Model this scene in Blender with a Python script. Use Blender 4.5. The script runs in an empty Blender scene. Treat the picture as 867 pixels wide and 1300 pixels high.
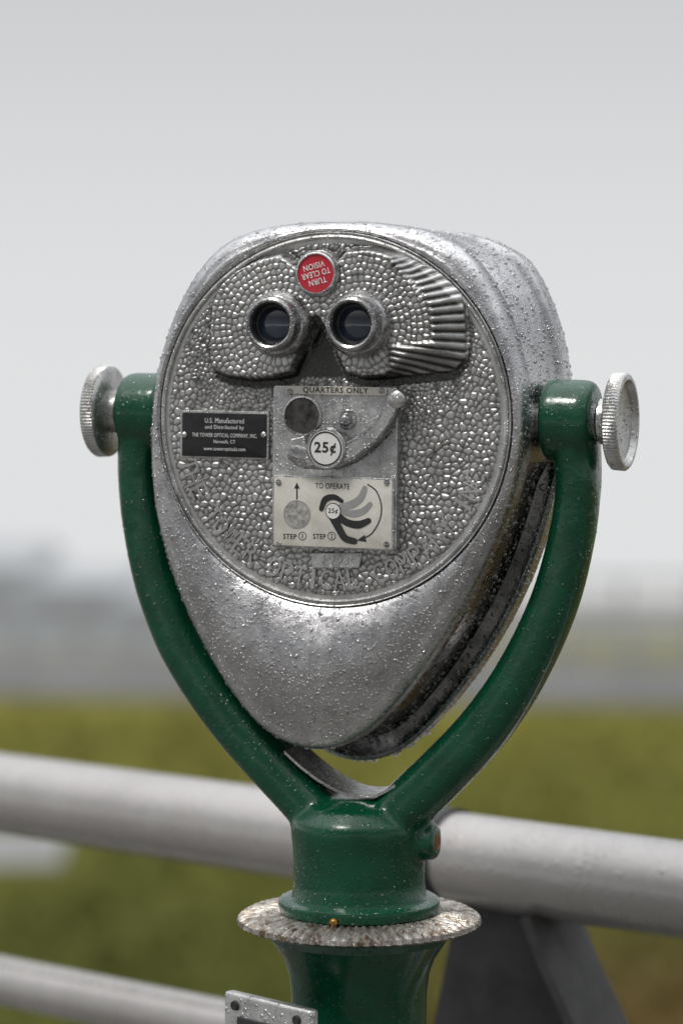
import bpy, bmesh, math, random
import numpy as np
from mathutils import Matrix, Vector, kdtree
random.seed(7); np.random.seed(7)
S=0.0008; EYE=1.6; CAMD=2.88
scene=bpy.context.scene
COL=scene.collection
# ------------------------------------------------------------------ frames
yaw=math.radians(20); roll=math.radians(-0.7)
U0=Vector((math.cos(yaw),-math.sin(yaw),0)); W0=Vector((math.sin(yaw),math.cos(yaw),0)); V0=Vector((0,0,1))
U=U0*math.cos(roll)+V0*math.sin(roll); V=V0*math.cos(roll)-U0*math.sin(roll); W=W0
HM=Matrix(((U.x,W.x,V.x,-0.010),(U.y,W.y,V.y,0),(U.z,W.z,V.z,1.5344),(0,0,0,1)))
HI=HM.inverted()
def F(px,py,w=0.0):
    """measured point of the instrument face -> face-plane coordinates (u,v) in 0.8 mm units"""
    c=HI@Vector((0,-CAMD,EYE)); e=HI@Vector(((px-433.5)/3600*CAMD,0,EYE+(450-py)/3600*CAMD))
    d=e-c; t=(w*S-c.y)/d.y; p=c+d*t
    return p.x/S,p.z/S
# ------------------------------------------------------------------ materials
def nodes(name):
    m=bpy.data.materials.new(name); m.use_nodes=True
    nt=m.node_tree; b=nt.nodes['Principled BSDF']
    return m,nt,b
def N(nt,t,**k):
    n=nt.nodes.new(t)
    for a,v in k.items():
        if a in n.inputs.keys(): n.inputs[a].default_value=v
        else: setattr(n,a,v)
    return n
def L(nt,a,b): nt.links.new(a,b)
def ramp(nt,src,stops):
    r=nt.nodes.new('ShaderNodeValToRGB'); e=r.color_ramp.elements
    while len(e)<len(stops): e.new(0.5)
    for i,(p,c) in enumerate(stops):
        e[i].position=p; e[i].color=c if len(c)==4 else (*c,1)
    L(nt,src,r.inputs[0]); return r
def surf(name,c1,c2,rough=(0.3,0.5),metal=1.0,nscale=30,bumps=((400,0.3,0.0005),),wet=0.0,coat=0.0,attr=None,dirt_shade_col=(0.03,0.03,0.028),wetscale=170,streak=0.0,spec=0.5):
    m,nt,b=nodes(name)
    tc=N(nt,'ShaderNodeTexCoord')
    n1=N(nt,'ShaderNodeTexNoise',Scale=nscale,Detail=6.0,Roughness=0.62); L(nt,tc.outputs['Object'],n1.inputs['Vector'])
    r=ramp(nt,n1.outputs['Fac'],[(0.32,c1),(0.68,c2)])
    col=r.outputs['Color']
    if streak>0:   # dried run-off stains
        mp=N(nt,'ShaderNodeMapping'); mp.inputs['Scale'].default_value=(30,30,19); L(nt,tc.outputs['Object'],mp.inputs['Vector'])
        n3=N(nt,'ShaderNodeTexNoise',Scale=1.0,Detail=8.0,Roughness=0.75,Distortion=0.8); L(nt,mp.outputs[0],n3.inputs['Vector'])
        r3=ramp(nt,n3.outputs['Fac'],[(0.34,(1-streak,)*3),(0.56,(1,1,1))])
        mx=N(nt,'ShaderNodeMix',data_type='RGBA',blend_type='MULTIPLY'); mx.inputs['Factor'].default_value=1.0
        L(nt,col,mx.inputs['A']); L(nt,r3.outputs[0],mx.inputs['B']); col=mx.outputs['Result']
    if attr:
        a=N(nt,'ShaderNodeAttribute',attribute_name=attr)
        mx=N(nt,'ShaderNodeMix',data_type='RGBA'); mx.inputs['B'].default_value=(*dirt_shade_col,1)
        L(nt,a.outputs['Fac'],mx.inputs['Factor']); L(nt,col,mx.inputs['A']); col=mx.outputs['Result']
    L(nt,col,b.inputs['Base Color'])
    n2=N(nt,'ShaderNodeTexNoise',Scale=nscale*2.3,Detail=4.0); L(nt,tc.outputs['Object'],n2.inputs['Vector'])
    mr=N(nt,'ShaderNodeMapRange'); mr.inputs['From Min'].default_value=0.3; mr.inputs['From Max'].default_value=0.7
    mr.inputs['To Min'].default_value=rough[0]; mr.inputs['To Max'].default_value=rough[1]
    L(nt,n2.outputs['Fac'],mr.inputs['Value']); L(nt,mr.outputs[0],b.inputs['Roughness'])
    b.inputs['Metallic'].default_value=metal; b.inputs['Coat Weight'].default_value=coat; b.inputs['Coat Roughness'].default_value=0.08
    b.inputs['Specular IOR Level'].default_value=spec
    prev=None
    for sc,st,di in bumps:
        n=N(nt,'ShaderNodeTexNoise',Scale=float(sc),Detail=3.0); L(nt,tc.outputs['Object'],n.inputs['Vector'])
        bp=N(nt,'ShaderNodeBump',Strength=st,Distance=di); L(nt,n.outputs['Fac'],bp.inputs['Height'])
        if prev: L(nt,prev,bp.inputs['Normal'])
        prev=bp.outputs['Normal']
    for ws,wt_ in (((wetscale,wet),(wetscale*2.3,wet*0.8)) if wet>0 else ()):
        v=N(nt,'ShaderNodeTexVoronoi',Scale=float(ws)); L(nt,tc.outputs['Object'],v.inputs['Vector'])
        sep=N(nt,'ShaderNodeSeparateColor'); L(nt,v.outputs['Color'],sep.inputs[0])
        rad=N(nt,'ShaderNodeMath',operation='MULTIPLY'); rad.inputs[1].default_value=0.46; L(nt,sep.outputs[0],rad.inputs[0])
        df=N(nt,'ShaderNodeMath',operation='SUBTRACT'); L(nt,rad.outputs[0],df.inputs[0]); L(nt,v.outputs['Distance'],df.inputs[1])
        mm=N(nt,'ShaderNodeMapRange',interpolation_type='SMOOTHSTEP'); mm.inputs['From Min'].default_value=-0.02; mm.inputs['From Max'].default_value=0.16
        L(nt,df.outputs[0],mm.inputs['Value'])
        bp=N(nt,'ShaderNodeBump',Strength=wt_,Distance=0.26/ws); L(nt,mm.outputs[0],bp.inputs['Height'])
        if prev: L(nt,prev,bp.inputs['Normal'])
        prev=bp.outputs['Normal']
    if prev: L(nt,prev,b.inputs['Normal'])
    return m
M_shell=surf('cast_aluminium',(0.46,0.46,0.465),(0.70,0.70,0.705),(0.12,0.30),1.0,16,((1100,0.6,0.0005),(160,0.3,0.0006),(18,0.5,0.006)),wet=0.9,wetscale=250,streak=0.26)
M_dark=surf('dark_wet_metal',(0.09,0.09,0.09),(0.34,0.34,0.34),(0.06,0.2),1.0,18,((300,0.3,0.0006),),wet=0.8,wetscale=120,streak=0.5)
M_disc=surf('hammered_aluminium',(0.48,0.475,0.465),(0.74,0.735,0.72),(0.22,0.38),0.95,22,((900,0.5,0.0005),(300,0.3,0.0008)),attr='dirt_shade',dirt_shade_col=(0.06,0.06,0.056),streak=0.25)
M_plate=surf('worn_plate_metal',(0.40,0.40,0.395),(0.70,0.70,0.68),(0.18,0.36),0.95,60,((700,0.3,0.0003),(120,0.25,0.001)),wet=0.6,wetscale=260,streak=0.3)
M_eye=surf('eyepiece_metal',(0.20,0.20,0.20),(0.55,0.55,0.55),(0.13,0.30),0.97,90,((700,0.3,0.0003),),wet=0.8,wetscale=260)
M_knob=surf('knurled_metal',(0.42,0.42,0.41),(0.64,0.64,0.62),(0.28,0.42),0.9,60,((600,0.4,0.0005),),wet=0.6,streak=0.2)
M_black=surf('black_enamel',(0.008,0.008,0.01),(0.016,0.016,0.018),(0.25,0.4),0.0,60,((500,0.1,0.0002),))
M_ink=surf('black_ink',(0.015,0.015,0.015),(0.03,0.03,0.03),(0.45,0.6),0.0,60,())
M_grey=surf('grey_ink',(0.28,0.28,0.28),(0.36,0.36,0.36),(0.45,0.6),0.0,60,())
M_white=surf('white_enamel',(0.74,0.74,0.72),(0.84,0.84,0.82),(0.3,0.4),0.0,60,())
M_cream=surf('cream_enamel',(0.60,0.58,0.51),(0.74,0.72,0.65),(0.3,0.5),0.0,45,((500,0.15,0.0002),),streak=0.15)
M_coin=surf('coin_print',(0.14,0.14,0.13),(0.55,0.54,0.5),(0.4,0.5),0.0,220,())
M_red=surf('red_enamel',(0.45,0.012,0.03),(0.58,0.02,0.045),(0.2,0.3),0.0,50,(),coat=0.2)
M_lens=surf('lens_glass',(0.008,0.012,0.022),(0.03,0.045,0.07),(0.04,0.08),0.0,40,(),coat=1.0)
M_green=surf('green_paint',(0.0008,0.044,0.020),(0.0016,0.070,0.033),(0.12,0.28),0.0,25,((260,0.25,0.0006),(60,0.35,0.002)),wet=0.35,coat=0.15,wetscale=170,spec=0.45)
M_rust=surf('rusty_steel',(0.06,0.025,0.012),(0.30,0.12,0.04),(0.5,0.8),0.4,260,((500,0.5,0.001),))
M_collar=surf('weathered_collar_metal',(0.12,0.075,0.04),(0.62,0.60,0.56),(0.25,0.45),0.8,90,((600,0.5,0.0008),),wet=0.6)
M_rail=surf('galvanised_rail',(0.40,0.385,0.37),(0.47,0.455,0.44),(0.20,0.32),0.45,6,((300,0.15,0.0004),),wet=0.22,wetscale=90,streak=0.08)
M_post=surf('painted_steel_post',(0.022,0.022,0.024),(0.042,0.042,0.045),(0.45,0.6),0.0,20,((200,0.3,0.0006),),spec=0.3)
M_postl=surf('worn_steel_edge',(0.055,0.055,0.055),(0.085,0.085,0.085),(0.4,0.6),0.1,20,((200,0.3,0.0006),),spec=0.3)
m=bpy.data.materials.new('water_drops'); m.use_nodes=True; nt=m.node_tree; nt.nodes.remove(nt.nodes['Principled BSDF'])
fr=N(nt,'ShaderNodeFresnel',IOR=1.45); tr=N(nt,'ShaderNodeBsdfTransparent'); gl=N(nt,'ShaderNodeBsdfAnisotropic'); gl.inputs['Roughness'].default_value=0.04
tr.inputs['Color'].default_value=(0.84,0.84,0.84,1); gl.inputs['Color'].default_value=(1,1,1,1)
ms=N(nt,'ShaderNodeMixShader'); fm=N(nt,'ShaderNodeMath',operation='MULTIPLY_ADD'); fm.inputs[1].default_value=1.6; fm.inputs[2].default_value=0.14; fm.use_clamp=True
L(nt,fr.outputs[0],fm.inputs[0]); L(nt,fm.outputs[0],ms.inputs[0]); L(nt,tr.outputs[0],ms.inputs[1]); L(nt,gl.outputs[0],ms.inputs[2]); L(nt,ms.outputs[0],nt.nodes['Material Output'].inputs['Surface'])
M_drop=m
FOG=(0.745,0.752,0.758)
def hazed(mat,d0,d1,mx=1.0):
    """painted haze: fog-coloured glow mixed into the surface with distance from the promenade"""
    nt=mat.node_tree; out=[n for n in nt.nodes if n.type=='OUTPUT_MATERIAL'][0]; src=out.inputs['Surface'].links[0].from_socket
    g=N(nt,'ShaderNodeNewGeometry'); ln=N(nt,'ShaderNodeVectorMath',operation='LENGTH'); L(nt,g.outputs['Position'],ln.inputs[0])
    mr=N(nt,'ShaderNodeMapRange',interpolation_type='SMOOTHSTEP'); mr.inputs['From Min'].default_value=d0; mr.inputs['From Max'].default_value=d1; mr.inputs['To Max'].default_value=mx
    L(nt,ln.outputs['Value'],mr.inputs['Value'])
    em=N(nt,'ShaderNodeEmission'); em.inputs['Color'].default_value=(*FOG,1)  # emission stands in for fog in the air
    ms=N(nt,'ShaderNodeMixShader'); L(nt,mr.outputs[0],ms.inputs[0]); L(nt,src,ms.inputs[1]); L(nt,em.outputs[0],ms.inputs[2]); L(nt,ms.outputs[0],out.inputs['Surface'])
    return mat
# ------------------------------------------------------------------ helpers
def empty(name,loc):
    e=bpy.data.objects.new(name,None); e.location=loc; COL.objects.link(e); e.empty_display_size=0.1; return e
bpy.context.view_layer.update()
NECK=HM@Vector((14*S,85*S,-600*S))
root=empty('coin_operated_binocular_viewer',(NECK.x,NECK.y,0))
def attach(o,par,mw=None):
    o.parent=par; o.matrix_parent_inverse=Matrix.Translation(-Vector(par.location))
    if mw is not None: o.matrix_basis=mw
def mesh_obj(name,verts,faces,mat,par=None,mw=None,smooth=True,sharp=35):
    me=bpy.data.meshes.new(name); me.from_pydata([tuple(v) for v in verts],[],faces)
    bm=bmesh.new(); bm.from_mesh(me); bmesh.ops.recalc_face_normals(bm,faces=bm.faces); bm.to_mesh(me); bm.free()
    me.materials.append(mat)
    if smooth:
        me.shade_smooth(); me.set_sharp_from_angle(angle=math.radians(sharp))
    o=bpy.data.objects.new(name,me); COL.objects.link(o)
    if par is not None: attach(o,par,mw)
    elif mw is not None: o.matrix_world=mw
    return o
def head(name,verts,faces,mat,**k):   # verts as (u,v,w) in 0.8 mm units
    return mesh_obj(name,[(a*S,c*S,b*S) for a,b,c in verts],faces,mat,root,HM,**k)
def lathe_w(name,c,prof,mat,n=64,**k):   # about face normal; prof: (r,w)
    vs=[];fs=[]
    for r,w in prof:
        for i in range(n):
            a=2*math.pi*i/n; vs.append((c[0]+r*math.cos(a),c[1]+r*math.sin(a),w))
    for j in range(len(prof)-1):
        for i in range(n):
            fs.append((j*n+i,j*n+(i+1)%n,(j+1)*n+(i+1)%n,(j+1)*n+i))
    if k.pop('cap',True): fs.append(tuple((len(prof)-1)*n+i for i in range(n)))
    return head(name,vs,fs,mat,**k)
def slab(name,pts,w0,w1,mat,bev=1.0,**k):  # polygon (u,v) extruded w0(back)->w1(front) with small chamfer
    n=len(pts); P=np.array(pts,float); c=P.mean(0)
    def inset(d):
        out=[]
        A=0.5*np.sum(P[:,0]*np.roll(P[:,1],-1)-np.roll(P[:,0],-1)*P[:,1]); sg=1 if A>0 else -1
        for i in range(n):
            e1=P[i]-P[i-1]; e2=P[(i+1)%n]-P[i]
            n1=np.array([-e1[1],e1[0]])/(np.hypot(*e1)+1e-9)*sg; n2=np.array([-e2[1],e2[0]])/(np.hypot(*e2)+1e-9)*sg
            m_=n1+n2; m_=m_/(np.hypot(*m_)+1e-9); out.append(P[i]+m_*d)
        return out
    rings=[(P,w0),(P,w1+bev),(inset(bev*0.3),w1+bev*0.3),(inset(bev),w1)]
    vs=[(p[0],p[1],w) for R_,w in rings for p in R_]; fs=[]
    for j in range(3):
        for i in range(n): fs.append((j*n+i,j*n+(i+1)%n,(j+1)*n+(i+1)%n,(j+1)*n+i))
    fs.append(tuple(range(n))); fs.append(tuple(3*n+i for i in range(n)))
    return head(name,vs,fs,mat,sharp=28,**k)
def rrect(x0,y0,x1,y1,r=3,n=4):
    out=[]
    x0,x1=min(x0,x1),max(x0,x1); y0,y1=min(y0,y1),max(y0,y1)
    for cx,cy,a0 in ((x1-r,y1-r,0),(x0+r,y1-r,90),(x0+r,y0+r,180),(x1-r,y0+r,270)):
        for i in range(n+1):
            a=math.radians(a0+90*i/n); out.append((cx+r*math.cos(a),cy+r*math.sin(a)))
    return out
def pxrect(x0,y0,x1,y1,w,r=3):
    a=F(x0,y0,w); b_=F(x1,y1,w); return rrect(a[0],a[1],b_[0],b_[1],r)
def circ(c,r,n=40): return [(c[0]+r*math.cos(2*math.pi*i/n),c[1]+r*math.sin(2*math.pi*i/n)) for i in range(n)]
def flat(name,pts,w,mat): return head(name,[(p[0],p[1],w) for p in pts],[tuple(range(len(pts)))],mat,smooth=False)
def stroke(name,path,widths,w,mat,close_round=True,thick=None,bev=2.5):
    P=np.array(path,float); t=np.linspace(0,len(P)-1,40); idx=np.arange(len(P))
    def cr(t):
        i=int(min(t,len(P)-1.0001)); f=t-i; p0=P[max(i-1,0)];p1=P[i];p2=P[min(i+1,len(P)-1)];p3=P[min(i+2,len(P)-1)]
        return 0.5*((2*p1)+(-p0+p2)*f+(2*p0-5*p1+4*p2-p3)*f*f+(-p0+3*p1-3*p2+p3)*f**3)
    C=np.array([cr(x) for x in t]); wd=np.interp(t,idx,widths)
    T=np.gradient(C,axis=0); T/=np.linalg.norm(T,axis=1)[:,None]; Nn=np.stack([-T[:,1],T[:,0]],1)
    Lf=[tuple(C[i]+Nn[i]*wd[i]) for i in range(40)]; Rt=[tuple(C[i]-Nn[i]*wd[i]) for i in range(39,-1,-1)]
    def cap(c,d,r):
        a0=math.atan2(d[1],d[0]); return [(c[0]+r*math.cos(a0+a),c[1]+r*math.sin(a0+a)) for a in (math.pi/3,math.pi/6,0,-math.pi/6,-math.pi/3)]
    pts=Lf+cap(C[-1],T[-1],wd[-1])+Rt+cap(C[0],-T[0],wd[0])
    if thick is None: return flat(name,pts,w,mat)
    return slab(name,pts,w+thick,w,mat,bev=bev)
def text(name,body,c,width,height,w,mat,rot=0.0,bold=0.02,ext=0.0):
    cu=bpy.data.curves.new(name,'FONT'); cu.body=body; cu.size=1; cu.align_x='CENTER'; cu.offset=bold; cu.resolution_u=3; cu.extrude=0.01; cu.space_character=1.05+bold*3
    o=bpy.data.objects.new('tmp',cu); COL.objects.link(o); bpy.context.view_layer.update()
    me=bpy.data.meshes.new_from_object(o.evaluated_get(bpy.context.evaluated_depsgraph_get()))
    bpy.data.objects.remove(o); co=np.array([v.co[:] for v in me.vertices])
    mn=co.min(0); mxx=co.max(0); q=co-(mn+mxx)/2
    q[:,0]*=width/(mxx[0]-mn[0]); q[:,1]*=height/(mxx[1]-mn[1]); q[:,2]=np.where(q[:,2]>0,-max(ext,0.15),0.0)
    cr_,sr=math.cos(rot),math.sin(rot)
    for v,p in zip(me.vertices,q):
        v.co=((c[0]+p[0]*cr_-p[1]*sr)*S,(w+p[2])*S,(c[1]+p[0]*sr+p[1]*cr_)*S)
    me.materials.clear(); me.materials.append(mat); me.name=name
    ob=bpy.data.objects.new(name,me); COL.objects.link(ob); attach(ob,root,HM); return ob
# ------------------------------------------------------------------ head shell
def contour(half,sh=26,k=1.0):
    pts=half+[(-a,b_) for a,b_ in reversed(half[1:-1])]
    P=np.array(pts,float)*k; tt=np.clip((-P[:,1]-20)/400,0,1); P[:,0]-=sh*tt*(1.6-0.6*tt); n=len(P); out=[]
    for i in range(n):
        p0,p1,p2,p3=P[i-1],P[i],P[(i+1)%n],P[(i+2)%n]
        for f in np.linspace(0,1,12,endpoint=False):
            out.append(0.5*((2*p1)+(-p0+p2)*f+(2*p0-5*p1+4*p2-p3)*f*f+(-p0+3*p1-3*p2+p3)*f**3))
    out=np.array(out); a=np.arctan2(out[:,1],out[:,0]); r=np.hypot(out[:,0],out[:,1]); o=np.argsort(a)
    return a[o],r[o]
cf=contour([(0,251),(60,249),(122,238),(172,210),(214,152),(240,82),(252,12),(250,-60),(235,-130),(202,-216),(157,-297),(106,-366),(58,-409),(0,-425)],sh=30)
cb=contour([(0,244),(60,246),(130,240),(180,224),(216,196),(248,130),(264,60),(266,0),(262,-60),(248,-130),(219,-218),(176,-302),(120,-380),(62,-436),(0,-454)],sh=12)
R=237.5; NA=300
th=np.linspace(-math.pi,math.pi,NA,endpoint=False)
rf=np.interp(th,cf[0],cf[1],period=2*math.pi); rb=np.interp(th,cb[0],cb[1],period=2*math.pi)
def sm(x): x=np.clip(x,0,1); return x*x*(3-2*x)
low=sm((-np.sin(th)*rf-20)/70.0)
rings=[];
def ring(r,w): rings.append((r+0*th,w+0*th))
ring(np.full(NA,R+1.5),9); ring(np.full(NA,R+1.5),-1); ring(np.full(NA,R+3.0),-2.5)
g0=rf-(R+3.0); e=np.minimum(22,g0*0.85); g=g0-e
for j in range(1,15):
    t=j/14; ring(R+3.0+g*t,-2.5-np.sin(np.pi*t)*g*0.12+ t**3*g*0.07)
wb=-2.5+g*0.07
for j in range(1,9):
    a=math.pi/2*j/8; ring(rf-e+e*math.sin(a), wb+(24)*(1-math.cos(a)))
i_lip=len(rings)
ring(rf+0.5,45.0); ring(rf-1.5,48.0); i0=len(rings)-1
ring(rf-3-18*low,51.0)
for w in (70,95,120,138):
    t=(w-44)/130; ring(rf*(1-t)+rb*t-1.5-18*low,float(w))
i1=len(rings)-1
ring(rb-2-4*low,142.0); ring(rb,146.0); ring(rb,178.0); ring(rb-4,192.0); ring(rb-14,203.0); ring(rb-34,210.0); ring(rb*0.5,216.0)
vs=[];fs=[]
for r,w in rings:
    for i in range(NA): vs.append((r[i]*math.cos(th[i]),r[i]*math.sin(th[i]),w[i]))
for j in range(len(rings)-1):
    for i in range(NA): fs.append((j*NA+i,j*NA+(i+1)%NA,(j+1)*NA+(i+1)%NA,(j+1)*NA+i))
fs.append(tuple((len(rings)-1)*NA+i for i in range(NA)))
shell=head('head_shell',vs,fs,M_shell,sharp=40)
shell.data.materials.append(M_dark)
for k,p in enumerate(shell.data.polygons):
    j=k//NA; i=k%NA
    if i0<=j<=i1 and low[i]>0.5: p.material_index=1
# ------------------------------------------------------------------ face disc (real relief)
HW=27.0
hood_px=[(266,456),(266,420),(268,385),(280,358),(300,340),(330,325),(358,318),(376,330),(400,352),(425,330),(440,314),(470,312),(510,320),(555,342),(585,370),(590,410),(590,455),(574,473),(540,477),(500,481),(462,483),(438,476),(428,455),(416,428),(404,408),(393,428),(384,455),(374,477),(350,483),(318,485),(285,480),(270,472)]
hood=np.array([F(x,y,-HW*0.6) for x,y in hood_px])
nose=np.array([F(x,y,-HW*0.3) for x,y in ((404,412),(372,480),(436,480))])
stp=1.2; ax=np.arange(-R,R+stp,stp); X,Y=np.meshgrid(ax,ax,indexing='ij'); nX=len(ax)
def sdist(P,X,Y):
    d=np.full(X.shape,1e9); ins=np.zeros(X.shape,bool); n=len(P)
    for i in range(n):
        a=P[i];b_=P[(i+1)%n]; e_=b_-a; t=np.clip(((X-a[0])*e_[0]+(Y-a[1])*e_[1])/(e_@e_),0,1)
        d=np.minimum(d,np.hypot(X-a[0]-t*e_[0],Y-a[1]-t*e_[1]))
        c=((a[1]>Y)!=(b_[1]>Y))&(X<(b_[0]-a[0])*(Y-a[1])/(b_[1]-a[1]+1e-12)+a[0]); ins^=c
    return np.where(ins,d,-d)
SD=sdist(hood,X,Y); SDs=sdist(hood,X,Y+7); ND=sdist(nose,X,Y)
EL=F(356,416,-HW); ER=F(459,416,-HW)
seeds=[]
sp=8.5
for i in range(-34,35):
    for j in range(-36,37):
        x=(i+(j%2)*0.5)*sp*1.05+random.gauss(0,2.1); y=j*sp*0.93+random.gauss(0,2.1)
        if math.hypot(x,y)<R: seeds.append((x,y,0))
sa=np.array([(s[0],s[1]) for s in seeds]); ins=sdist(hood,sa[:,0],sa[:,1])
seeds=[tuple(s) for s,k in zip(sa,ins) if k<=2]
for sgn,E in ((-1,EL),(1,ER)):
    r=46
    while r<150:
        n=int(2*math.pi*r/8.2)
        for k in range(n):
            a=2*math.pi*k/n+r; x=E[0]+r*math.cos(a)+random.gauss(0,1.0); y=E[1]+r*math.sin(a)+random.gauss(0,1.0)
            mid=(EL[0]+ER[0])/2
            if (x-mid)*sgn>=0: seeds.append((x,y))
        r+=8.0
kd=kdtree.KDTree(len(seeds))
for i,s in enumerate(seeds): kd.insert((s[0],s[1],0),i)
kd.balance()
hs=np.random.uniform(0.45,1.2,len(seeds))
RR=np.hypot(X,Y); F1=np.zeros(X.shape);F2=np.zeros(X.shape);HS=np.ones(X.shape)
inside=RR<R-1
for i,j in zip(*np.nonzero(inside)):
    q=kd.find_n((X[i,j],Y[i,j],0),2); F1[i,j]=q[0][2]; F2[i,j]=q[1][2]; HS[i,j]=hs[q[0][1]]
peb=np.clip((F2-F1)/5.2,0,1); peb=1-(1-peb)**2
slope=8+32*sm((X-75)/50.0)
hm=sm(SD/slope)**0.8
ang=np.arctan2(Y-112,X+40)
rw=44-20*sm((ang-0.12)/0.4)
ribz=sm((SD-0.5)/4)*sm((rw-SD)/8)*sm((X-80)/10)*sm((ang+0.5)/0.1)
ribs=np.abs(np.sin(ang*math.pi/0.056))**0.7
amp=2.0*(1-ribz)*sm((R-14-RR)/3)*(1-0.8*sm((ND+4)/6))
wav=0.8*np.sin(X*0.05+1)*np.cos(Y*0.043)
H=HW*hm+amp*peb*HS+ribz*ribs*4.8+wav*sm((R-14-RR)/20)
dirt_shade=np.clip((1-peb)**1.5*0.95*(1-ribz)+ribz*(1-ribs)*1.3+ribz*0.25,0,1)*sm((R-12-RR)/3)
dirt_shade=np.clip(dirt_shade+0.6*np.exp(-(np.minimum(SD,0)/5.0)**2)*(SD<0)+0.75*(SDs>-2)*(SD<3)*sm((Y*-1+90)/20)+0.9*sm((ND+2)/5),0,0.96)  # shade painted under the hood edge and in the nose notch, over crevice dirt
idm=-np.ones(X.shape,int); inn=RR<R-2.0; idm[inn]=np.arange(inn.sum())
vv=[(x,y,-h) for x,y,h in zip(X[inn],Y[inn],H[inn])]
a=idm[:-1,:-1];b_=idm[1:,:-1];c=idm[1:,1:];d=idm[:-1,1:]
ok=(a>=0)&(b_>=0)&(c>=0)&(d>=0)
ff=[tuple(int(z) for z in t) for t in zip(a[ok],b_[ok],c[ok],d[ok])]
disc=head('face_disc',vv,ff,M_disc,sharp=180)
at=disc.data.attributes.new('dirt_shade','FLOAT','POINT'); at.data.foreach_set('value',dirt_shade[inn].astype(np.float32))
lathe_w('face_disc_rim',(0,0),[(R-9,1),(R-8.5,-3.2),(R-6,-4.2),(R-3.6,-3.2),(R-3.2,1.5),(R-1.6,1.5),(R-1.4,-3.4),(R-0.4,-4.0),(R+0.3,-3.2),(R+0.6,9)],M_plate,n=200,cap=False)
s_="THE TOWER OPTICAL COMPANY INC"; a0,a1=198,340
for i,chh in enumerate(s_):
    if chh==' ': continue
    a=math.radians(a0+(a1-a0)*i/(len(s_)-1)); text('embossed_letter',chh,(204*math.cos(a),204*math.sin(a)),(5 if chh=='I' else 16),25,-1.2,M_disc,rot=a+math.pi/2,bold=0.0,ext=2.3)
# ------------------------------------------------------------------ eyepieces
for px in (344,446.5):
    c=F(px,411,-60)
    lathe_w('eyepiece_barrel',c,[(44,-14),(43,-34),(41,-41),(39,-44),(38,-46),(35.5,-47),(34.5,-60),(33,-64),(30,-65.5),(27.5,-64),(26,-60),(25,-50),(24.5,-44)],M_eye)
    lathe_w('eyepiece_inner_tube',c,[(25.6,-59),(24,-48),(22,-47.5),(21.8,-46),(0.01,-45.9)],M_black)
    lathe_w('eyepiece_lens',c,[(21.5,-46.5),(15,-49),(8,-50.5),(0.01,-51)],M_lens)
c=F(401,347,-36)
pts=[(c[0]+31*math.cos(math.radians(15+30*i+(5 if i%2 else 0))),c[1]+31*math.sin(math.radians(15+30*i+(5 if i%2 else 0)))) for i in range(12)]
slab('badge_bezel',pts,0,-33,M_eye,bev=3)
lathe_w('badge_ring',c,[(27,-32),(27,-36),(25.5,-37.5),(24.3,-37.5),(24,-35)],M_plate)
lathe_w('badge_face',c,[(24.4,-33),(24.2,-35.5),(0.01,-36)],M_red)
ph=math.radians(195)
for body,off,wd in (("TURN",10.5,24),("TO CLEAR",0.5,39),("VISION",-9.5,29)):
    text('badge_text',body,(c[0]-off*math.sin(ph),c[1]+off*math.cos(ph)),wd,7.6,-36.3,M_white,rot=ph,bold=0.012)
# ------------------------------------------------------------------ name plate
wP=-5
slab('maker_plate_edge',pxrect(229.5,520.5,341,584,wP,2),0,wP,M_plate,bev=1)
slab('maker_plate_face',pxrect(232,523.5,338.5,581.5,wP,2),wP+1,wP-0.8,M_black,bev=0.4)
for x in (235,335.5):
    lathe_w('rivet',F(x,552,wP),[(4,-5),(3.6,-7.5),(2,-8.6),(0.01,-8.8)],M_plate,n=20)
for body,y,wd,h in (("U.S. Manufactured",534,54,6.4),("and Distributed by",543,54,6.4),("THE TOWER OPTICAL COMPANY, INC.",553,90,5.8),("Norwalk, CT",561,30,5.2),("www.toweropticals.com",570.5,58,6.2)):
    text('maker_plate_text',body,F(285.5,y,wP),wd,h,wP-0.9,M_white,bold=0.0)
# ------------------------------------------------------------------ coin mechanism
wB=-15
slab('coin_box',pxrect(347,489,503,700,wB,4),0,wB,M_plate,bev=2)
slab('coin_box_header',pxrect(362,489.5,491,502.5,wB-2,2),wB+1,wB-2,M_cream,bev=0.6)
text('header_text',"QUARTERS ONLY",F(426,496,wB-2),88,8.4,wB-2.1,M_ink,bold=0.02)
for x,y in ((368,497),(484.5,495.5)):
    lathe_w('screw_head',F(x,y,wB-2),[(4,wB-2),(3.6,wB-4),(0.01,wB-4.6)],M_eye,n=20)
c=F(384.5,528,wB)
lathe_w('coin_window_rim',c,[(27,wB+1),(26,wB-3),(23.5,wB-4),(22.5,wB-2),(22.3,wB-0.8)],M_plate,cap=False)
lathe_w('coin_window',c,[(22.6,wB-0.6),(15,wB-0.5),(0.01,wB-0.4)],surf('coin_window_recess',(0.02,0.02,0.02),(0.16,0.155,0.15),(0.2,0.4),0.8,70,()))
c=F(438,533,wB-8)
lathe_w('stop_pin',c,[(13,wB),(12,wB-2.5),(8.5,wB-3),(8,wB-9),(6,wB-12),(3,wB-13.5),(0.01,wB-14)],M_eye,n=32)
wL=-33
path=[F(*p,wL) for p in ((374,576),(395,582),(420,581),(445,572),(468,556),(487,535),(501,508))]
stroke('coin_lever',path,[12,13,15,13,11.5,10.5,9.5],wL,M_eye,thick=10,bev=4.0)
stroke('lever_face',path[1:],[8,9.5,8,7,6,5],wL-0.3,M_plate)
slab('lever_block',[F(*p,wL) for p in ((367,557),(385,553),(392,585),(384,596),(370,590))],-14,-29,M_plate,bev=3)
slab('lever_post',circ(F(415,572,wL),12),wB,wL+9,M_eye,bev=1)
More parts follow.
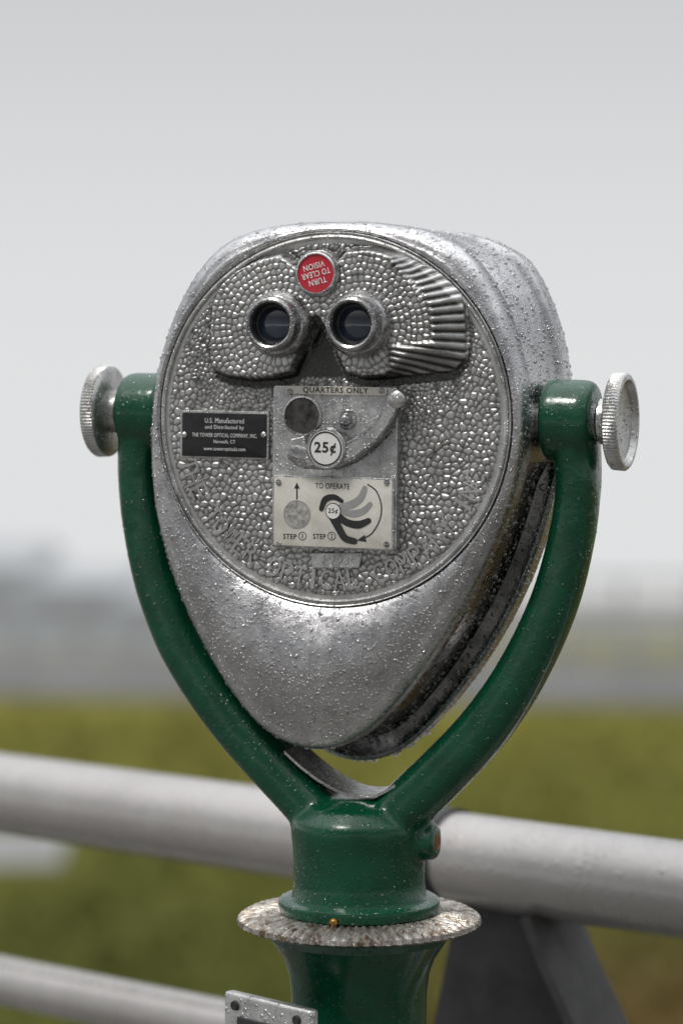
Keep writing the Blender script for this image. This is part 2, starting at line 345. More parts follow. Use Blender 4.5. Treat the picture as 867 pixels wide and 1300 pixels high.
lathe_w('lever_tip',F(503,507,wL),[(11,wL+9),(11,wL-1),(8,wL-3.5),(0.01,wL-4.5)],M_plate,n=32)
c=F(413.5,569.5,wL-4)
lathe_w('price_disc_rim',c,[(27,wL+4),(26.5,wL-3),(24.5,wL-5),(22.8,wL-4.4)],M_plate)
lathe_w('price_disc',c,[(23,wL-4),(22.5,wL-4.6),(0.01,wL-4.8)],M_white)
lathe_w('price_disc_line',c,[(21.8,wL-5.0),(19.8,wL-5.05)],M_ink,cap=False)
text('price_text',"25¢",(c[0]-0.5,c[1]),29,17,wL-5.0,M_ink,bold=0.025)
# instruction plate
wI=-19
slab('instruction_plate',pxrect(346,603,499.5,700,wI,3),wB+2,wI,M_plate,bev=1)
slab('instruction_plate_face',pxrect(348.5,605.5,497,697.5,wI,2),wI+1,wI-0.7,M_cream,bev=0.4)
for x,y in ((354,612),(491,612),(354,691),(491,691)):
    lathe_w('screw_head',F(x,y,wI),[(4,wI),(3.4,wI-2.4),(0.01,wI-3)],M_eye,n=20)
wT=wI-0.9
FI=lambda x,y:F(x,y,wT)
text('instruction_text',"TO OPERATE",FI(422,617),46,7,wT,M_ink,bold=0.0)
text('instruction_text',"STEP",FI(368,681),18,6.6,wT,M_ink,bold=0.012)
text('instruction_text',"STEP",FI(405.5,681),17,6.6,wT,M_ink,bold=0.012)
def annulus(name,c,r0,r1,w,mat):
    n=36; vs=[(c[0]+r*math.cos(2*math.pi*i/n),c[1]+r*math.sin(2*math.pi*i/n),w) for r in (r0,r1) for i in range(n)]
    return head(name,vs,[(i,(i+1)%n,n+(i+1)%n,n+i) for i in range(n)],mat,smooth=False)
for x,t in ((384,"1"),(421,"2")):
    annulus('step_ring',FI(x,680.5),4.6,5.4,wT-.2,M_ink); text('instruction_text',t,FI(x,680.5),(1.2 if t=="1" else 2.8),5.4,wT,M_ink,bold=0.0)
flat('coin_picture',circ(FI(377,653),17),wT-.2,M_coin); annulus('coin_picture_edge',FI(377,653),16.5,18,wT-.4,M_grey)
flat('arrow_stem',[FI(376.2,634),FI(377.8,634),FI(377.8,618),FI(376.2,618)],wT-.2,M_ink)
flat('arrow_tip',[FI(373.6,620),FI(380.4,620),FI(377,612.5)],wT-.3,M_ink)
stroke('lever_picture',[FI(432,644),FI(447,640),FI(458,632),FI(463,620)],[4,5,4.5,3.5],wT-.2,M_grey)
stroke('lever_picture',[FI(434,650),FI(450,652),FI(462,648),FI(470,640)],[3,4.5,4,3],wT-.25,M_grey)
stroke('lever_picture',[FI(425,652),FI(440,663),FI(455,666),FI(468,661)],[5,4.5,5,3.5],wT-.4,M_ink)
stroke('lever_picture',[FI(422,655),FI(430,670),FI(438,683),FI(450,687)],[5.5,5,4.5,4],wT-.5,M_ink)
stroke('lever_picture',[FI(408,646),FI(413,634),FI(424,631),FI(434,636)],[3,4,3.5,2.5],wT-.55,M_ink)
flat('price_picture',circ(FI(423,649),10.5),wT-.7,M_ink); flat('price_picture',circ(FI(423,649),9.4),wT-.9,M_white)
text('instruction_text',"25¢",FI(423,649),13,7.5,wT-1,M_ink,bold=0.01)
stroke('turn_arrow',[FI(467,615),FI(478,624),FI(484,642),(FI(482,660)),FI(472,677),FI(460,684)],[.8]*6,wT-.2,M_ink)
flat('arrow_tip',[FI(463,679),FI(465,688),FI(453,686)],wT-.3,M_ink)
slab('serial_tag',[F(394,702,-6),F(460,702,-6),F(456,721,-6),F(397,721,-6)],0,-7,M_plate,bev=1)
text('serial_text',"1993",F(427,711,-7),34,11,-7.2,M_disc,bold=0.0,ext=0.8)
# ------------------------------------------------------------------ yoke (one cast piece)
bm=bmesh.new()
def tube(bm,pts,ra,rb_,nrm,n=24):
    P=np.array(pts,float); T=np.gradient(P,axis=0); T/=np.linalg.norm(T,axis=1)[:,None]
    prev=None
    for k,(p,t) in enumerate(zip(P,T)):
        nn=np.array([-t[1],t[0],0]); rr=[]
        for i in range(n):
            a=2*math.pi*i/n; ca,sa_=math.cos(a),math.sin(a); ex=0.75
            q=p+nn*ra[k]*math.copysign(abs(ca)**ex,ca)+np.array([0,0,1])*rb_[k]*math.copysign(abs(sa_)**ex,sa_)
            rr.append(bm.verts.new(HM@Vector((q[0]*S,q[2]*S,q[1]*S))))
        if prev:
            for i in range(n): bm.faces.new((prev[i],prev[(i+1)%n],rr[(i+1)%n],rr[i]))
        else: bm.faces.new(rr)
        prev=rr
    bm.faces.new(prev)
arm=np.array([(294,0),(300,-50),(300,-95),(291,-155),(268,-232),(229,-312),(180,-382),(124,-443),(72,-494),(22,-547),(0,-600)],float)
t=np.linspace(0,len(arm)-1,60)
def crv(P,t):
    i=int(min(t,len(P)-1.0001)); f=t-i; p0=P[max(i-1,0)];p1=P[i];p2=P[i+1];p3=P[min(i+2,len(P)-1)]
    return 0.5*((2*p1)+(-p0+p2)*f+(2*p0-5*p1+4*p2-p3)*f*f+(-p0+3*p1-3*p2+p3)*f**3)
A=np.array([crv(arm,x) for x in t])
for sg in (1,-1):
    off=14*np.clip(-(A[:,1]+300)/250,0,1)
    if sg<0: off=off-4*np.clip(-(A[:,1]+150)/150,0,1)*np.clip((A[:,1]+520)/100,0,1)
    else: off=off+4*np.clip(-(A[:,1]+150)/150,0,1)*np.clip((A[:,1]+520)/100,0,1)
    pts=[(sg*x+o,y,85) for (x,y),o in zip(A,off)]
    ra=np.interp(t,[0,1,2,4,6,8,10],[30,28,27,30,33,34,36]); rbb=np.interp(t,[0,1,3,6,8,10],[44,38,34,36,46,58])
    tube(bm,pts,ra,rbb,None)
    prof=[(258,44),(260,50),(266,52),(312,52),(320,49),(323,44)]
    prev=None
    for u,r in prof:
        rr=[bm.verts.new(HM@Vector((sg*u*S,(85+r*math.cos(2*math.pi*i/40))*S,(2+r*math.sin(2*math.pi*i/40))*S))) for i in range(40)]
        if prev:
            for i in range(40): bm.faces.new((prev[i],prev[(i+1)%40],rr[(i+1)%40],rr[i]))
        else: bm.faces.new(rr)
        prev=rr
    bm.faces.new(prev)
KN=S*1.0208
def zy(y): return EYE-(y-450)*KN
def lathe_z(bm,prof,c,n=64):
    prev=None
    for r,z in prof:
        rr=[bm.verts.new((c[0]+r*math.cos(2*math.pi*i/n),c[1]+r*math.sin(2*math.pi*i/n),z)) for i in range(n)]
        if prev:
            for i in range(n): bm.faces.new((prev[i],prev[(i+1)%n],rr[(i+1)%n],rr[i]))
        else: bm.faces.new(rr)
        prev=rr
    bm.faces.new(prev)
NC=(NECK.x,NECK.y)
lathe_z(bm,[(r*KN,zy(y)) for r,y in ((40,1010),(70,1022),(86,1040),(87,1052),(84,1080),(83,1120),(86,1138),(92,1146),(96,1156))],NC)
def boss(bm,c,d,r,l0,l1,n=28):
    d=Vector(d).normalized(); a=d.cross(Vector((0,0,1))).normalized(); b2=d.cross(a); prev=None
    for l,rr_ in ((l0,r),(l1-0.003,r),(l1,r-0.003)):
        rg=[bm.verts.new(Vector(c)+d*l+a*rr_*math.cos(2*math.pi*i/n)+b2*rr_*math.sin(2*math.pi*i/n)) for i in range(n)]
        if prev:
            for i in range(n): bm.faces.new((prev[i],prev[(i+1)%n],rg[(i+1)%n],rg[i]))
        else: bm.faces.new(rg)
        prev=rg
    bm.faces.new(prev)
bd=Vector((0.93,-0.36,0)).normalized(); bc=(NC[0],NC[1],zy(1063))
boss(bm,bc,bd,0.019,0.03,0.086)
bmesh.ops.recalc_face_normals(bm,faces=bm.faces)
me=bpy.data.meshes.new('yoke'); bm.to_mesh(me); bm.free(); me.materials.append(M_green)
yoke=bpy.data.objects.new('yoke',me); COL.objects.link(yoke); attach(yoke,root)
md=yoke.modifiers.new('r','REMESH'); md.mode='VOXEL'; md.voxel_size=0.0026; md.use_smooth_shade=True
md=yoke.modifiers.new('s','SMOOTH'); md.iterations=12; md.factor=0.6
bm=bmesh.new(); boss(bm,bc,bd,0.0115,0.06,0.0865); me=bpy.data.meshes.new('clamp_screw'); bm.to_mesh(me); bm.free(); me.materials.append(M_rust)
o=bpy.data.objects.new('clamp_screw',me); COL.objects.link(o); attach(o,root)
def lathe_u(name,sg,prof,mat,n=96,knurl=None):
    vs=[];fs=[]
    for k,(u,r) in enumerate(prof):
        for i in range(n):
            a=2*math.pi*i/n; rr=r
            if knurl and k in knurl: rr=r+(0.9 if i%2 else -0.9)
            vs.append((sg*u,2+rr*math.sin(a),85+rr*math.cos(a)))
    for j in range(len(prof)-1):
        for i in range(n): fs.append((j*n+i,j*n+(i+1)%n,(j+1)*n+(i+1)%n,(j+1)*n+i))
    fs.append(tuple(range(n))); fs.append(tuple((len(prof)-1)*n+i for i in range(n)))
    return head(name,vs,fs,mat,sharp=40)
for sg in (1,-1):
    lathe_u('pivot_shaft',sg,[(240,24),(326,24),(330,29),(345,29),(348,26)],M_plate)
    lathe_u('tension_knob',sg,[(341,34),(343,52),(345,58),(347,60),(361,61),(364,59),(365,56),(364.5,53),(357,49),(354,30),(353,22),(352,10)],M_knob,n=180,knurl=(3,4))
sp_=[(-78,-432),(-52,-452),(-22,-470),(12,-482),(48,-480),(74,-466)]
P_=np.array(sp_,float); q=np.array([crv(P_,x) for x in np.linspace(0,5,30)])
vs=[];fs=[]
for dv_ in (0,-4):
    for w in (48,122):
        for a_ in q: vs.append((a_[0],a_[1]+dv_,w))
n=30
for i in range(n-1):
    fs+=[(i,i+1,n+i+1,n+i),(2*n+i,2*n+i+1,3*n+i+1,3*n+i),(i,i+1,2*n+i+1,2*n+i),(n+i,n+i+1,3*n+i+1,3*n+i)]
fs+=[(0,n,3*n,2*n),(n-1,2*n-1,4*n-1,3*n-1)]
head('crotch_strap',vs,fs,M_plate,sharp=30)
# ------------------------------------------------------------------ collar + column
def lz(name,prof,mat,n=96,mod=None):
    vs=[];fs=[]
    for k,(r,z) in enumerate(prof):
        for i in range(n):
            a=2*math.pi*i/n; dz=0;rr=r
            if mod: rr,dz=mod(k,i,r)
            vs.append((NC[0]+rr*math.cos(a),NC[1]+rr*math.sin(a),z+dz))
    for j in range(len(prof)-1):
        for i in range(n): fs.append((j*n+i,j*n+(i+1)%n,(j+1)*n+(i+1)%n,(j+1)*n+i))
    fs.append(tuple(range(n))); fs.append(tuple((len(prof)-1)*n+i for i in range(n)))
    return mesh_obj(name,vs,fs,mat,root,smooth=True,sharp=38)
lz('neck_flange',[(r*KN,zy(y)) for r,y in ((88,1138),(98,1139),(102,1142),(103,1147),(101,1155),(95,1159))],M_green)
def teeth(k,i,r):
    on=(i%4)<2
    if k in (1,2): return r,(0.0018 if on else -0.0016)
    if k in (3,4): return r+(0.0008 if on else -0.0016),0
    return r,0
lz('serrated_collar',[(90*KN,zy(1157)),(112*KN,zy(1157)),(146*KN,zy(1161)),(153*KN,zy(1164)),(154*KN,zy(1170)),(148*KN,zy(1173)),(100*KN,zy(1176))],M_collar,n=280,mod=teeth)
bm=bmesh.new(); bmesh.ops.create_icosphere(bm,subdivisions=3,radius=0.0045); me=bpy.data.meshes.new('brass_pin'); bm.to_mesh(me); bm.free()
M_brass=surf('brass',(0.25,0.13,0.03),(0.42,0.24,0.06),(0.3,0.4),0.9,200,()); me.materials.append(M_brass); me.shade_smooth()
o=bpy.data.objects.new('brass_pin',me); COL.objects.link(o); attach(o,root); o.location=(NC[0]-0.026,NC[1]-102*KN*0.955,zy(1152))
lz('column',[(r*KN,zy(y)) for r,y in ((100,1176),(112,1181),(113,1190),(106,1200),(96,1215),(89,1235),(86,1260),(85,1300),(86,1500))]+[(0.075,0.5),(0.082,0.2),(0.095,0.10),(0.15,0.055),(0.165,0.05),(0.168,0.0)],M_green)
vc=Matrix.Translation(Vector((NC[0],NC[1],0)))@Matrix.Rotation(math.radians(-45),4,'Z')
def boxpoly(name,top,z0,z1,mat,bev,mw):
    bm=bmesh.new(); a=[bm.verts.new((x,y,z1)) for x,y in top]; b2=[bm.verts.new((x,y,z0)) for x,y in top]
    bm.faces.new(a); bm.faces.new(b2[::-1]); n=len(top)
    for i in range(n): bm.faces.new((a[i],b2[i],b2[(i+1)%n],a[(i+1)%n]))
    bmesh.ops.recalc_face_normals(bm,faces=bm.faces)
    bmesh.ops.bevel(bm,geom=list(bm.edges),offset=bev,segments=3,affect='EDGES',profile=0.5)
    me=bpy.data.meshes.new(name); bm.to_mesh(me); bm.free(); me.materials.append(mat); me.shade_smooth(); me.set_sharp_from_angle(angle=math.radians(30))
    o=bpy.data.objects.new(name,me); COL.objects.link(o); attach(o,root,mw); return o
zt=0.951
boxpoly('coin_vault',[(-0.052,-0.05),(0.052,-0.05),(0.052,-0.119),(-0.052,-0.119)],zt-0.25,zt-0.030,M_green,0.004,vc)
boxpoly('coin_vault_front',[(-0.063,-0.1195),(0.063,-0.1195),(0.063,-0.133),(-0.063,-0.133)],zt-0.26,zt,M_knob,0.004,vc)
boxpoly('coin_vault_door',[(-0.040,-0.1325),(0.040,-0.1325),(0.040,-0.1365),(-0.040,-0.1365)],zt-0.24,zt-0.022,M_black,0.0015,vc)
for x in (-0.045,0.045):
    bm=bmesh.new(); bmesh.ops.create_cone(bm,cap_ends=True,segments=20,radius1=0.0055,radius2=0.0045,depth=0.004); me=bpy.data.meshes.new('vault_screw'); bm.to_mesh(me); bm.free(); me.materials.append(M_ink)
    o=bpy.data.objects.new('vault_screw',me); COL.objects.link(o); attach(o,root,vc@Matrix.Translation((x,-0.1338,zt-0.012))@Matrix.Rotation(math.pi/2,4,'X'))
# ------------------------------------------------------------------ rain drops (real little domes)
DV=[];DF=[]
def drop(p,nv,r,hf):
    nv=nv.normalized(); a=nv.orthogonal().normalized(); b2=nv.cross(a); base=len(DV); n=8
    an=random.random()*6; sx=random.uniform(.85,1.2)
    for rr,hh in ((1.0,-0.05),(0.92,0.4),(0.6,0.8)):
        for i in range(n):
            q=2*math.pi*i/n+an; DV.append(tuple(p+a*math.cos(q)*r*rr*sx+b2*math.sin(q)*r*rr+nv*hh*r*hf))
    DV.append(tuple(p+nv*r*hf))
    for j in range(2):
        for i in range(n): DF.append((base+j*n+i,base+j*n+(i+1)%n,base+(j+1)*n+(i+1)%n,base+(j+1)*n+i))
    for i in range(n): DF.append((base+2*n+i,base+2*n+(i+1)%n,base+3*n))
def scatter(o,count,r0,r1,filt=lambda p,n:True,hf=0.65):
    bpy.context.view_layer.update(); dg=bpy.context.evaluated_depsgraph_get(); ev=o.evaluated_get(dg); me=ev.to_mesh(); mw=o.matrix_world.copy(); mn=mw.to_3x3()
    P=list(me.polygons); ar=np.array([p.area if len(p.vertices)==4 or len(p.vertices)==3 else 0 for p in P]); pr=ar/ar.sum()
    k=0
    for idx in np.random.choice(len(P),count*3,p=pr):
        if k>=count: break
        p=P[int(idx)]; ws=np.random.dirichlet(np.ones(len(p.vertices)))
        q=Vector((0,0,0))
        for w_,vi in zip(ws,p.vertices): q+=me.vertices[vi].co*float(w_)
        q=mw@q; n=(mn@p.normal).normalized()
        if n.y>0.35 or not filt(q,n): continue
        r=r0+(r1-r0)*random.random()**4; drop(q,n,r,hf); k+=1
    ev.to_mesh_clear()
scatter(shell,8000,0.0006,0.0025)
scatter(yoke,1000,0.0005,0.0014)
for o in list(root.children):
    if o.name.startswith(('tension_knob','eyepiece_barrel','coin_box','serrated','neck_fl','coin_vault_front')): scatter(o,170,0.0005,0.0015)
for k in range(16):
    u=random.uniform(-25,110); a=math.atan2(-1,u/430); r=float(np.interp(a,cb[0],cb[1]))
    p=HM@Vector((r*math.cos(a)*S,random.uniform(150,178)*S,(r*math.sin(a)-1)*S)); drop(p,Vector((0,0,-1)),random.uniform(.002,.0036),1.1)
drops=mesh_obj('raindrops',DV,DF,M_drop,root,sharp=180)
# ------------------------------------------------------------------ railing
ZR=EYE-0.62
PL=Vector((-0.483,-CAMD+4.01,0)); PR=Vector((0.395,-CAMD+3.28,0)); RD=(PR-PL).normalized(); RN=Vector((-RD.y,RD.x,0))
if RN.y<0: RN=-RN
railing=empty('metal_railing',(PL.x,PL.y,0))
def pipe(name,a,b_,r,mat,par,n=48,seg=1):
    a=Vector(a);b_=Vector(b_); d=(b_-a).normalized(); x=d.cross(Vector((0,0,1)));
    if x.length<1e-4: x=Vector((1,0,0))
    x.normalize(); y=d.cross(x); vs=[];fs=[]
    for p in (a,b_):
        for i in range(n): vs.append(p+x*r*math.cos(2*math.pi*i/n)+y*r*math.sin(2*math.pi*i/n))
    for i in range(n): fs.append((i,(i+1)%n,n+(i+1)%n,n+i))
    fs+= [tuple(range(n)),tuple(n+i for i in range(n))]
    return mesh_obj(name,vs,fs,mat,par,sharp=40)
E0=PL-RD*7; E1=PL+RD*4.5
pipe('top_rail',E0+Vector((0,0,ZR)),E1+Vector((0,0,ZR)),0.056,M_rail,railing)
for z,r in ((EYE-0.885,0.034),(EYE-1.10,0.034),(EYE-1.32,0.034)):
    pipe('lower_rail',E0+Vector((0,0,z)),E1+Vector((0,0,z)),r,M_rail,railing)
def sweep_plate(name,prof,c,dirv,thick,mat,par):
    d=Vector(dirv); t=Vector((-d.y,d.x,0)); n=len(prof); vs=[]
    for sgn in (-.5,.5):
        for s,z in prof: vs.append(Vector(c)+d*s+Vector((0,0,z))+t*thick*sgn)
    fs=[tuple(range(n)),tuple(n+i for i in range(n))]+[(i,(i+1)%n,n+(i+1)%n,n+i) for i in range(n)]
    return mesh_obj(name,vs,fs,mat,par,sharp=25)
for k in (-5.4,-3.6,-1.8,0,1.8):
    c=PL+RD*(0.885+k)
    right=[(0.06,ZR-0.05),(0.085,ZR-0.10),(0.115,ZR-0.15),(0.15,ZR-0.21),(0.195,ZR-0.33),(0.22,ZR-0.5),(0.23,0.0)]
    prof=[(-0.055,ZR-0.048)]+right+[(-0.13,0.0),(-0.13,ZR-0.5),(-0.115,ZR-0.3),(-0.085,ZR-0.18)]
    sweep_plate('rail_post',prof,c,RD,0.045,M_post,railing)
    edge=right+[(s+0.012,z+0.004) for s,z in reversed(right)]
    sweep_plate('post_flange',edge,c,RD,0.10,M_postl,railing)
    pipe('rail_clamp',c-RD*0.125+Vector((0,0,ZR)),c-RD*0.075+Vector((0,0,ZR)),0.0605,M_post,railing)
# ------------------------------------------------------------------ promenade
M_deck=surf('wet_concrete',(0.07,0.066,0.060),(0.12,0.114,0.105),(0.35,0.7),0.0,3,((80,0.3,0.002),))
GZ=EYE-12.0
ce=PL+RN*0.35
def obox(name,c,dx,dy,x0,x1,y0,y1,z0,z1,mat,par=None):
    vs=[Vector(c)+Vector(dx)*x+Vector(dy)*y+Vector((0,0,z)) for z in (z0,z1) for x,y in ((x0,y0),(x1,y0),(x1,y1),(x0,y1))]
    return mesh_obj(name,vs,[(0,1,2,3),(4,5,6,7),(0,1,5,4),(1,2,6,5),(2,3,7,6),(3,0,4,7)],mat,par,smooth=False)
obox('promenade_deck',ce,RD,-RN,-16,14,0,14,-0.35,0,M_deck)
obox('retaining_wall',ce,RD,-RN,-15.9,13.9,0.12,13.8,GZ-0.3,-0.352,M_deck)
obox('deck_kerb',ce,RD,-RN,-16,14,0.01,0.16,0.001,0.12,M_deck)
# ------------------------------------------------------------------ ground, path, road
m,nt,b=nodes('marsh_ground')
g=N(nt,'ShaderNodeNewGeometry')
n1=N(nt,'ShaderNodeTexNoise',Scale=0.11,Detail=5.0,Roughness=0.55); L(nt,g.outputs['Position'],n1.inputs['Vector'])
r1=ramp(nt,n1.outputs['Fac'],[(0.3,(0.098,0.096,0.022)),(0.5,(0.138,0.132,0.026)),(0.7,(0.165,0.150,0.034))])
sx=N(nt,'ShaderNodeSeparateXYZ'); L(nt,g.outputs['Position'],sx.inputs[0])
mrx=N(nt,'ShaderNodeMapRange',interpolation_type='SMOOTHSTEP'); mrx.inputs['From Min'].default_value=-1.0; mrx.inputs['From Max'].default_value=4.5; L(nt,sx.outputs[0],mrx.inputs['Value'])
mry=N(nt,'ShaderNodeMapRange',interpolation_type='SMOOTHSTEP'); mry.inputs['From Min'].default_value=64.0; mry.inputs['From Max'].default_value=46.0; L(nt,sx.outputs[1],mry.inputs['Value'])
mu=N(nt,'ShaderNodeMath',operation='MULTIPLY'); L(nt,mrx.outputs[0],mu.inputs[0]); L(nt,mry.outputs[0],mu.inputs[1])
mu2=N(nt,'ShaderNodeMath',operation='MULTIPLY'); mu2.inputs[1].default_value=0.8; L(nt,mu.outputs[0],mu2.inputs[0])
mx=N(nt,'ShaderNodeMix',data_type='RGBA'); mx.inputs['B'].default_value=(0.080,0.048,0.018,1); L(nt,mu2.outputs[0],mx.inputs['Factor'])
mz=N(nt,'ShaderNodeMapRange',interpolation_type='SMOOTHSTEP'); mz.inputs['From Min'].default_value=90.0; mz.inputs['From Max'].default_value=50.0; mz.inputs['To Max'].default_value=0.85; L(nt,sx.outputs[1],mz.inputs['Value'])
mg=N(nt,'ShaderNodeMix',data_type='RGBA'); mg.inputs['B'].default_value=(0.056,0.064,0.014,1); L(nt,mz.outputs[0],mg.inputs['Factor']); L(nt,r1.outputs[0],mg.inputs['A']); L(nt,mg.outputs['Result'],mx.inputs['A'])
L(nt,mx.outputs['Result'],b.inputs['Base Color']); b.inputs['Roughness'].default_value=0.95; b.inputs['Specular IOR Level'].default_value=0.05
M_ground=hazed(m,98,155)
gv=[(-1500,-1500,GZ),(1500,-1500,GZ),(1500,1500,GZ),(-1500,1500,GZ)]
mesh_obj('ground',gv,[(0,1,2,3)],M_ground,smooth=False)
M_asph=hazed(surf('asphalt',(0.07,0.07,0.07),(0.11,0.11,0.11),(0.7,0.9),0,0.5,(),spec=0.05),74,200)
M_path=surf('path_gravel',(0.17,0.17,0.17),(0.25,0.25,0.24),(0.6,0.8),0,1,())
dr=Vector((math.cos(-0.13),math.sin(-0.13),0)); dn=Vector((-dr.y,dr.x,0))
rc=Vector((0,95,0))
obox('road',rc,dr,dn,-260,260,0,11,GZ-0.2,GZ+0.10,M_asph)
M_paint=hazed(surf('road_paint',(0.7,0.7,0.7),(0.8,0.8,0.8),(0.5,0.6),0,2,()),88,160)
vs=[];fs=[]
for k in range(-20,20):
    q=[rc+dr*x+dn*y+Vector((0,0,GZ+0.106)) for x,y in ((k*6,5.4),(k*6+3,5.4),(k*6+3,5.6),(k*6,5.6))]; fs.append(tuple(len(vs)+i for i in range(4))); vs+=q
mesh_obj('road_marking',vs,fs,M_paint,smooth=False)
obox('path',Vector((-8.2,66,0)),Vector((1,0.05,0)),Vector((-0.05,1,0)),-40,1.5,-2.5,2.5,GZ-0.1,GZ+0.05,M_path)
vs=[];fs=[]
for k in range(9000):
    y=random.uniform(24,92); x=random.uniform(-0.2,0.2)*(y+3)*1.6
    if -50<x<-6 and 62<y<70: continue
    h=random.uniform(.15,.4)
    for j in range(4):
        a=random.random()*6.28; lx,ly=math.cos(a),math.sin(a); l=random.uniform(.1,.35); wdt=random.uniform(.02,.06); b0=len(vs)
        px,py=x+random.uniform(-.2,.2),y+random.uniform(-.2,.2)
        vs+=[(px-ly*wdt,py+lx*wdt,GZ),(px+ly*wdt,py-lx*wdt,GZ),(px+lx*l,py+ly*l,GZ+h)]; fs.append((b0,b0+1,b0+2))
me=bpy.data.meshes.new('marsh_grass'); me.from_pydata(vs,[],fs); me.materials.append(M_ground); o=bpy.data.objects.new('marsh_grass',me); COL.objects.link(o)
# ------------------------------------------------------------------ far structures
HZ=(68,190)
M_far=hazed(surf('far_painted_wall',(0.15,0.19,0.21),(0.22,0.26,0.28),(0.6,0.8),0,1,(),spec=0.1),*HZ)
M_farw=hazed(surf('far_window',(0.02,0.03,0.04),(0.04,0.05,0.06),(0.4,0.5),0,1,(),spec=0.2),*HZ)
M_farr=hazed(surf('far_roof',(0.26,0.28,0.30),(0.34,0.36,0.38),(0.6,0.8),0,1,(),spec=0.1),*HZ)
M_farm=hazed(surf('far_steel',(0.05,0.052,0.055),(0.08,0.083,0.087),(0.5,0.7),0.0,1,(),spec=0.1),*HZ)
def building(name,x,w,d,h,nw,gable=0.8):
    b0=rc+dr*x+dn*15; e=empty(name,(b0.x,b0.y,GZ))
    obox('walls',b0,dr,dn,0,w,0,d,GZ-0.1,GZ+h,M_far,e)
    c_=[(-0.5,-0.6,h+.002),(w+0.5,-0.6,h+.002),(w+0.5,d+0.5,h+.002),(-0.5,d+0.5,h+.002),(-0.5,d/2,h+gable),(w+0.5,d/2,h+gable)]
    mesh_obj('roof',[b0+dr*x_+dn*y_+Vector((0,0,GZ+z_)) for x_,y_,z_ in c_],[(0,1,2,3),(0,1,5,4),(2,3,4,5),(0,3,4),(1,2,5)],M_farr,e,smooth=False)
    obox('plinth',b0,dr,dn,-0.05,w+0.05,-0.06,-0.002,GZ-0.1,GZ+0.35,M_farr,e)
    for i in range(nw):
        s=w/nw; obox('window',b0,dr,dn,s*(i+.2),s*(i+.8),-0.03,-0.002,GZ+0.9,GZ+h-0.5,M_farw,e)
    obox('door',b0,dr,dn,w*.47,w*.47+0.9,-0.06,-0.032,GZ+0.352,GZ+2.1,M_farm,e)
building('boathouse',-24,9.0,6,3.4,4,0.9)
building('workshop',-14.6,3.4,6,2.7,2,0.6)
building('pavilion',-10.6,4.2,5,2.1,3,0.5)
building('ticket_office',13.2,9.0,5,1.9,4,0.4)
fence=empty('metal_fence',(rc.x,rc.y,GZ))
vs=[];fs=[]
def addbox(c,dx,dy,x0,x1,y0,y1,z0,z1):
    b0=len(vs)
    for z in (z0,z1):
        for x,y in ((x0,y0),(x1,y0),(x1,y1),(x0,y1)): vs.append(Vector(c)+dx*x+dy*y+Vector((0,0,z)))
    for f in ((0,1,2,3),(4,5,6,7),(0,1,5,4),(1,2,6,5),(2,3,7,6),(3,0,4,7)): fs.append(tuple(b0+i for i in f))
for k in range(-25,25): addbox(rc+dn*12.2,dr,dn,k*2.4-.2,k*2.4+.2,-.06,.06,GZ,GZ+1.35)
mesh_obj('posts',vs,fs,M_farm,fence,smooth=False)
vs=[];fs=[]
for z in (0.15,1.355): addbox(rc+dn*12.2,dr,dn,-60,60,-.05,.05,GZ+z,GZ+z+.28)
mesh_obj('rails',vs,fs,M_farm,fence,smooth=False)
pier=empty('footbridge',(rc.x,rc.y+20,GZ))
vs=[];fs=[]
addbox(rc+dn*22,dr,dn,-80,80,-1,1,GZ+1.0,GZ+1.5)
for k in range(-20,21): addbox(rc+dn*22,dr,dn,k*4-.3,k*4+.3,-.15,.15,GZ-.1,GZ+0.998)
for k in range(-27,28): addbox(rc+dn*20.95,dr,dn,k*3-.14,k*3+.14,-.04,.04,GZ+1.502,GZ+2.6)
addbox(rc+dn*20.95,dr,dn,-80,80,-.06,.06,GZ+2.602,GZ+2.82)
mesh_obj('deck_and_piers',vs,fs,M_farm,pier,smooth=False)
# ------------------------------------------------------------------ world
w=bpy.data.worlds.new('World'); scene.world=w; w.use_nodes=True; nt=w.node_tree; bg=nt.nodes['Background']
sky=nt.nodes.new('ShaderNodeTexSky'); sky.sky_type='NISHITA'; sky.sun_disc=False; sky.sun_elevation=math.radians(56); sky.sun_rotation=math.radians(225); sky.dust_density=5
tc=nt.nodes.new('ShaderNodeTexCoord'); sp=nt.nodes.new('ShaderNodeSeparateXYZ'); nt.links.new(tc.outputs['Generated'],sp.inputs[0])
mr=nt.nodes.new('ShaderNodeMapRange'); nt.links.new(sp.outputs[2],mr.inputs['Value']); mr.inputs['From Min'].default_value=-0.05; mr.inputs['From Max'].default_value=1.0
cr=nt.nodes.new('ShaderNodeValToRGB'); nt.links.new(mr.outputs[0],cr.inputs[0]); e=cr.color_ramp.elements
e[0].position=0.048; e[0].color=(*FOG,1); e[1].position=1.0; e[1].color=(2.1,2.12,2.15,1)
for p,c in ((0.10,(0.70,0.71,0.72)),(0.165,(0.61,0.62,0.635)),(0.30,(0.42,0.43,0.45)),(0.6,(1.1,1.11,1.13))):
    q=e.new(p); q.color=(*c,1)
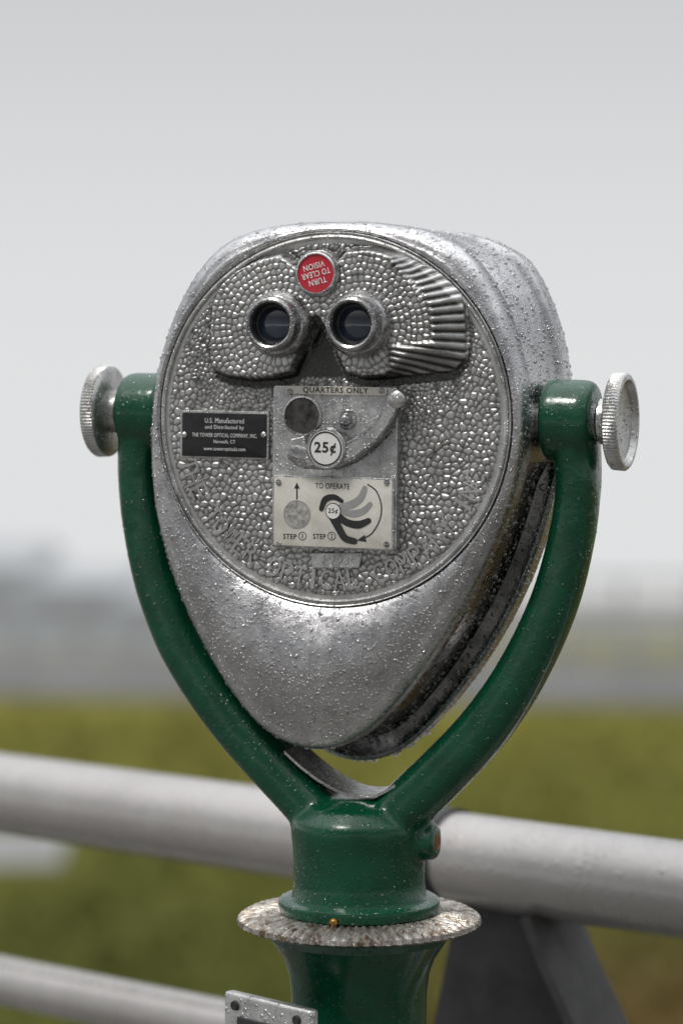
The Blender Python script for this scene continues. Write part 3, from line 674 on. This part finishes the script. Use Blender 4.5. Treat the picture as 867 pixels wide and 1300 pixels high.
wt=nt.nodes.new('ShaderNodeMapRange'); wt.interpolation_type='SMOOTHSTEP'; nt.links.new(sp.outputs[2],wt.inputs['Value']); wt.inputs['From Min'].default_value=0.2; wt.inputs['From Max'].default_value=0.6; wt.inputs['To Max'].default_value=0.03
mul=nt.nodes.new('ShaderNodeVectorMath'); mul.operation='SCALE'; nt.links.new(sky.outputs[0],mul.inputs[0]); nt.links.new(wt.outputs[0],mul.inputs['Scale'])
ad=nt.nodes.new('ShaderNodeVectorMath'); ad.operation='ADD'; nt.links.new(cr.outputs[0],ad.inputs[0]); nt.links.new(mul.outputs[0],ad.inputs[1])
# sky dimmed behind the camera, out of view, to deepen contrast on the head
dk=nt.nodes.new('ShaderNodeMapRange'); dk.interpolation_type='SMOOTHSTEP'; nt.links.new(sp.outputs[1],dk.inputs['Value'])
dk.inputs['From Min'].default_value=-0.85; dk.inputs['From Max'].default_value=0.30; dk.inputs['To Min'].default_value=0.42; dk.inputs['To Max'].default_value=1.0
m2=nt.nodes.new('ShaderNodeVectorMath'); m2.operation='SCALE'; nt.links.new(ad.outputs[0],m2.inputs[0]); nt.links.new(dk.outputs[0],m2.inputs['Scale'])
nt.links.new(m2.outputs[0],bg.inputs['Color']); bg.inputs['Strength'].default_value=1.0
sl=bpy.data.lights.new('sun','SUN'); sl.energy=1.3; sl.angle=math.radians(12); sl.color=(1,0.98,0.95)
so=bpy.data.objects.new('sun',sl); COL.objects.link(so)
dv=Vector((-0.40,-0.40,0.85)).normalized(); so.rotation_euler=dv.to_track_quat('Z','Y').to_euler()
# ------------------------------------------------------------------ camera
cam=bpy.data.cameras.new('camera'); co=bpy.data.objects.new('camera',cam); COL.objects.link(co); scene.camera=co
co.location=(0,-CAMD,EYE); co.rotation_euler=(math.pi/2,0,0)
cam.sensor_fit='VERTICAL'; cam.sensor_height=36; cam.sensor_width=24; cam.lens=36*3600/1300; cam.shift_y=-200/1300
cam.clip_start=0.05; cam.clip_end=4000
cam.dof.use_dof=True; cam.dof.focus_distance=CAMD-0.01; cam.dof.aperture_fstop=2.4
scene.view_settings.view_transform='Standard'; scene.view_settings.look='None'; scene.view_settings.exposure=0
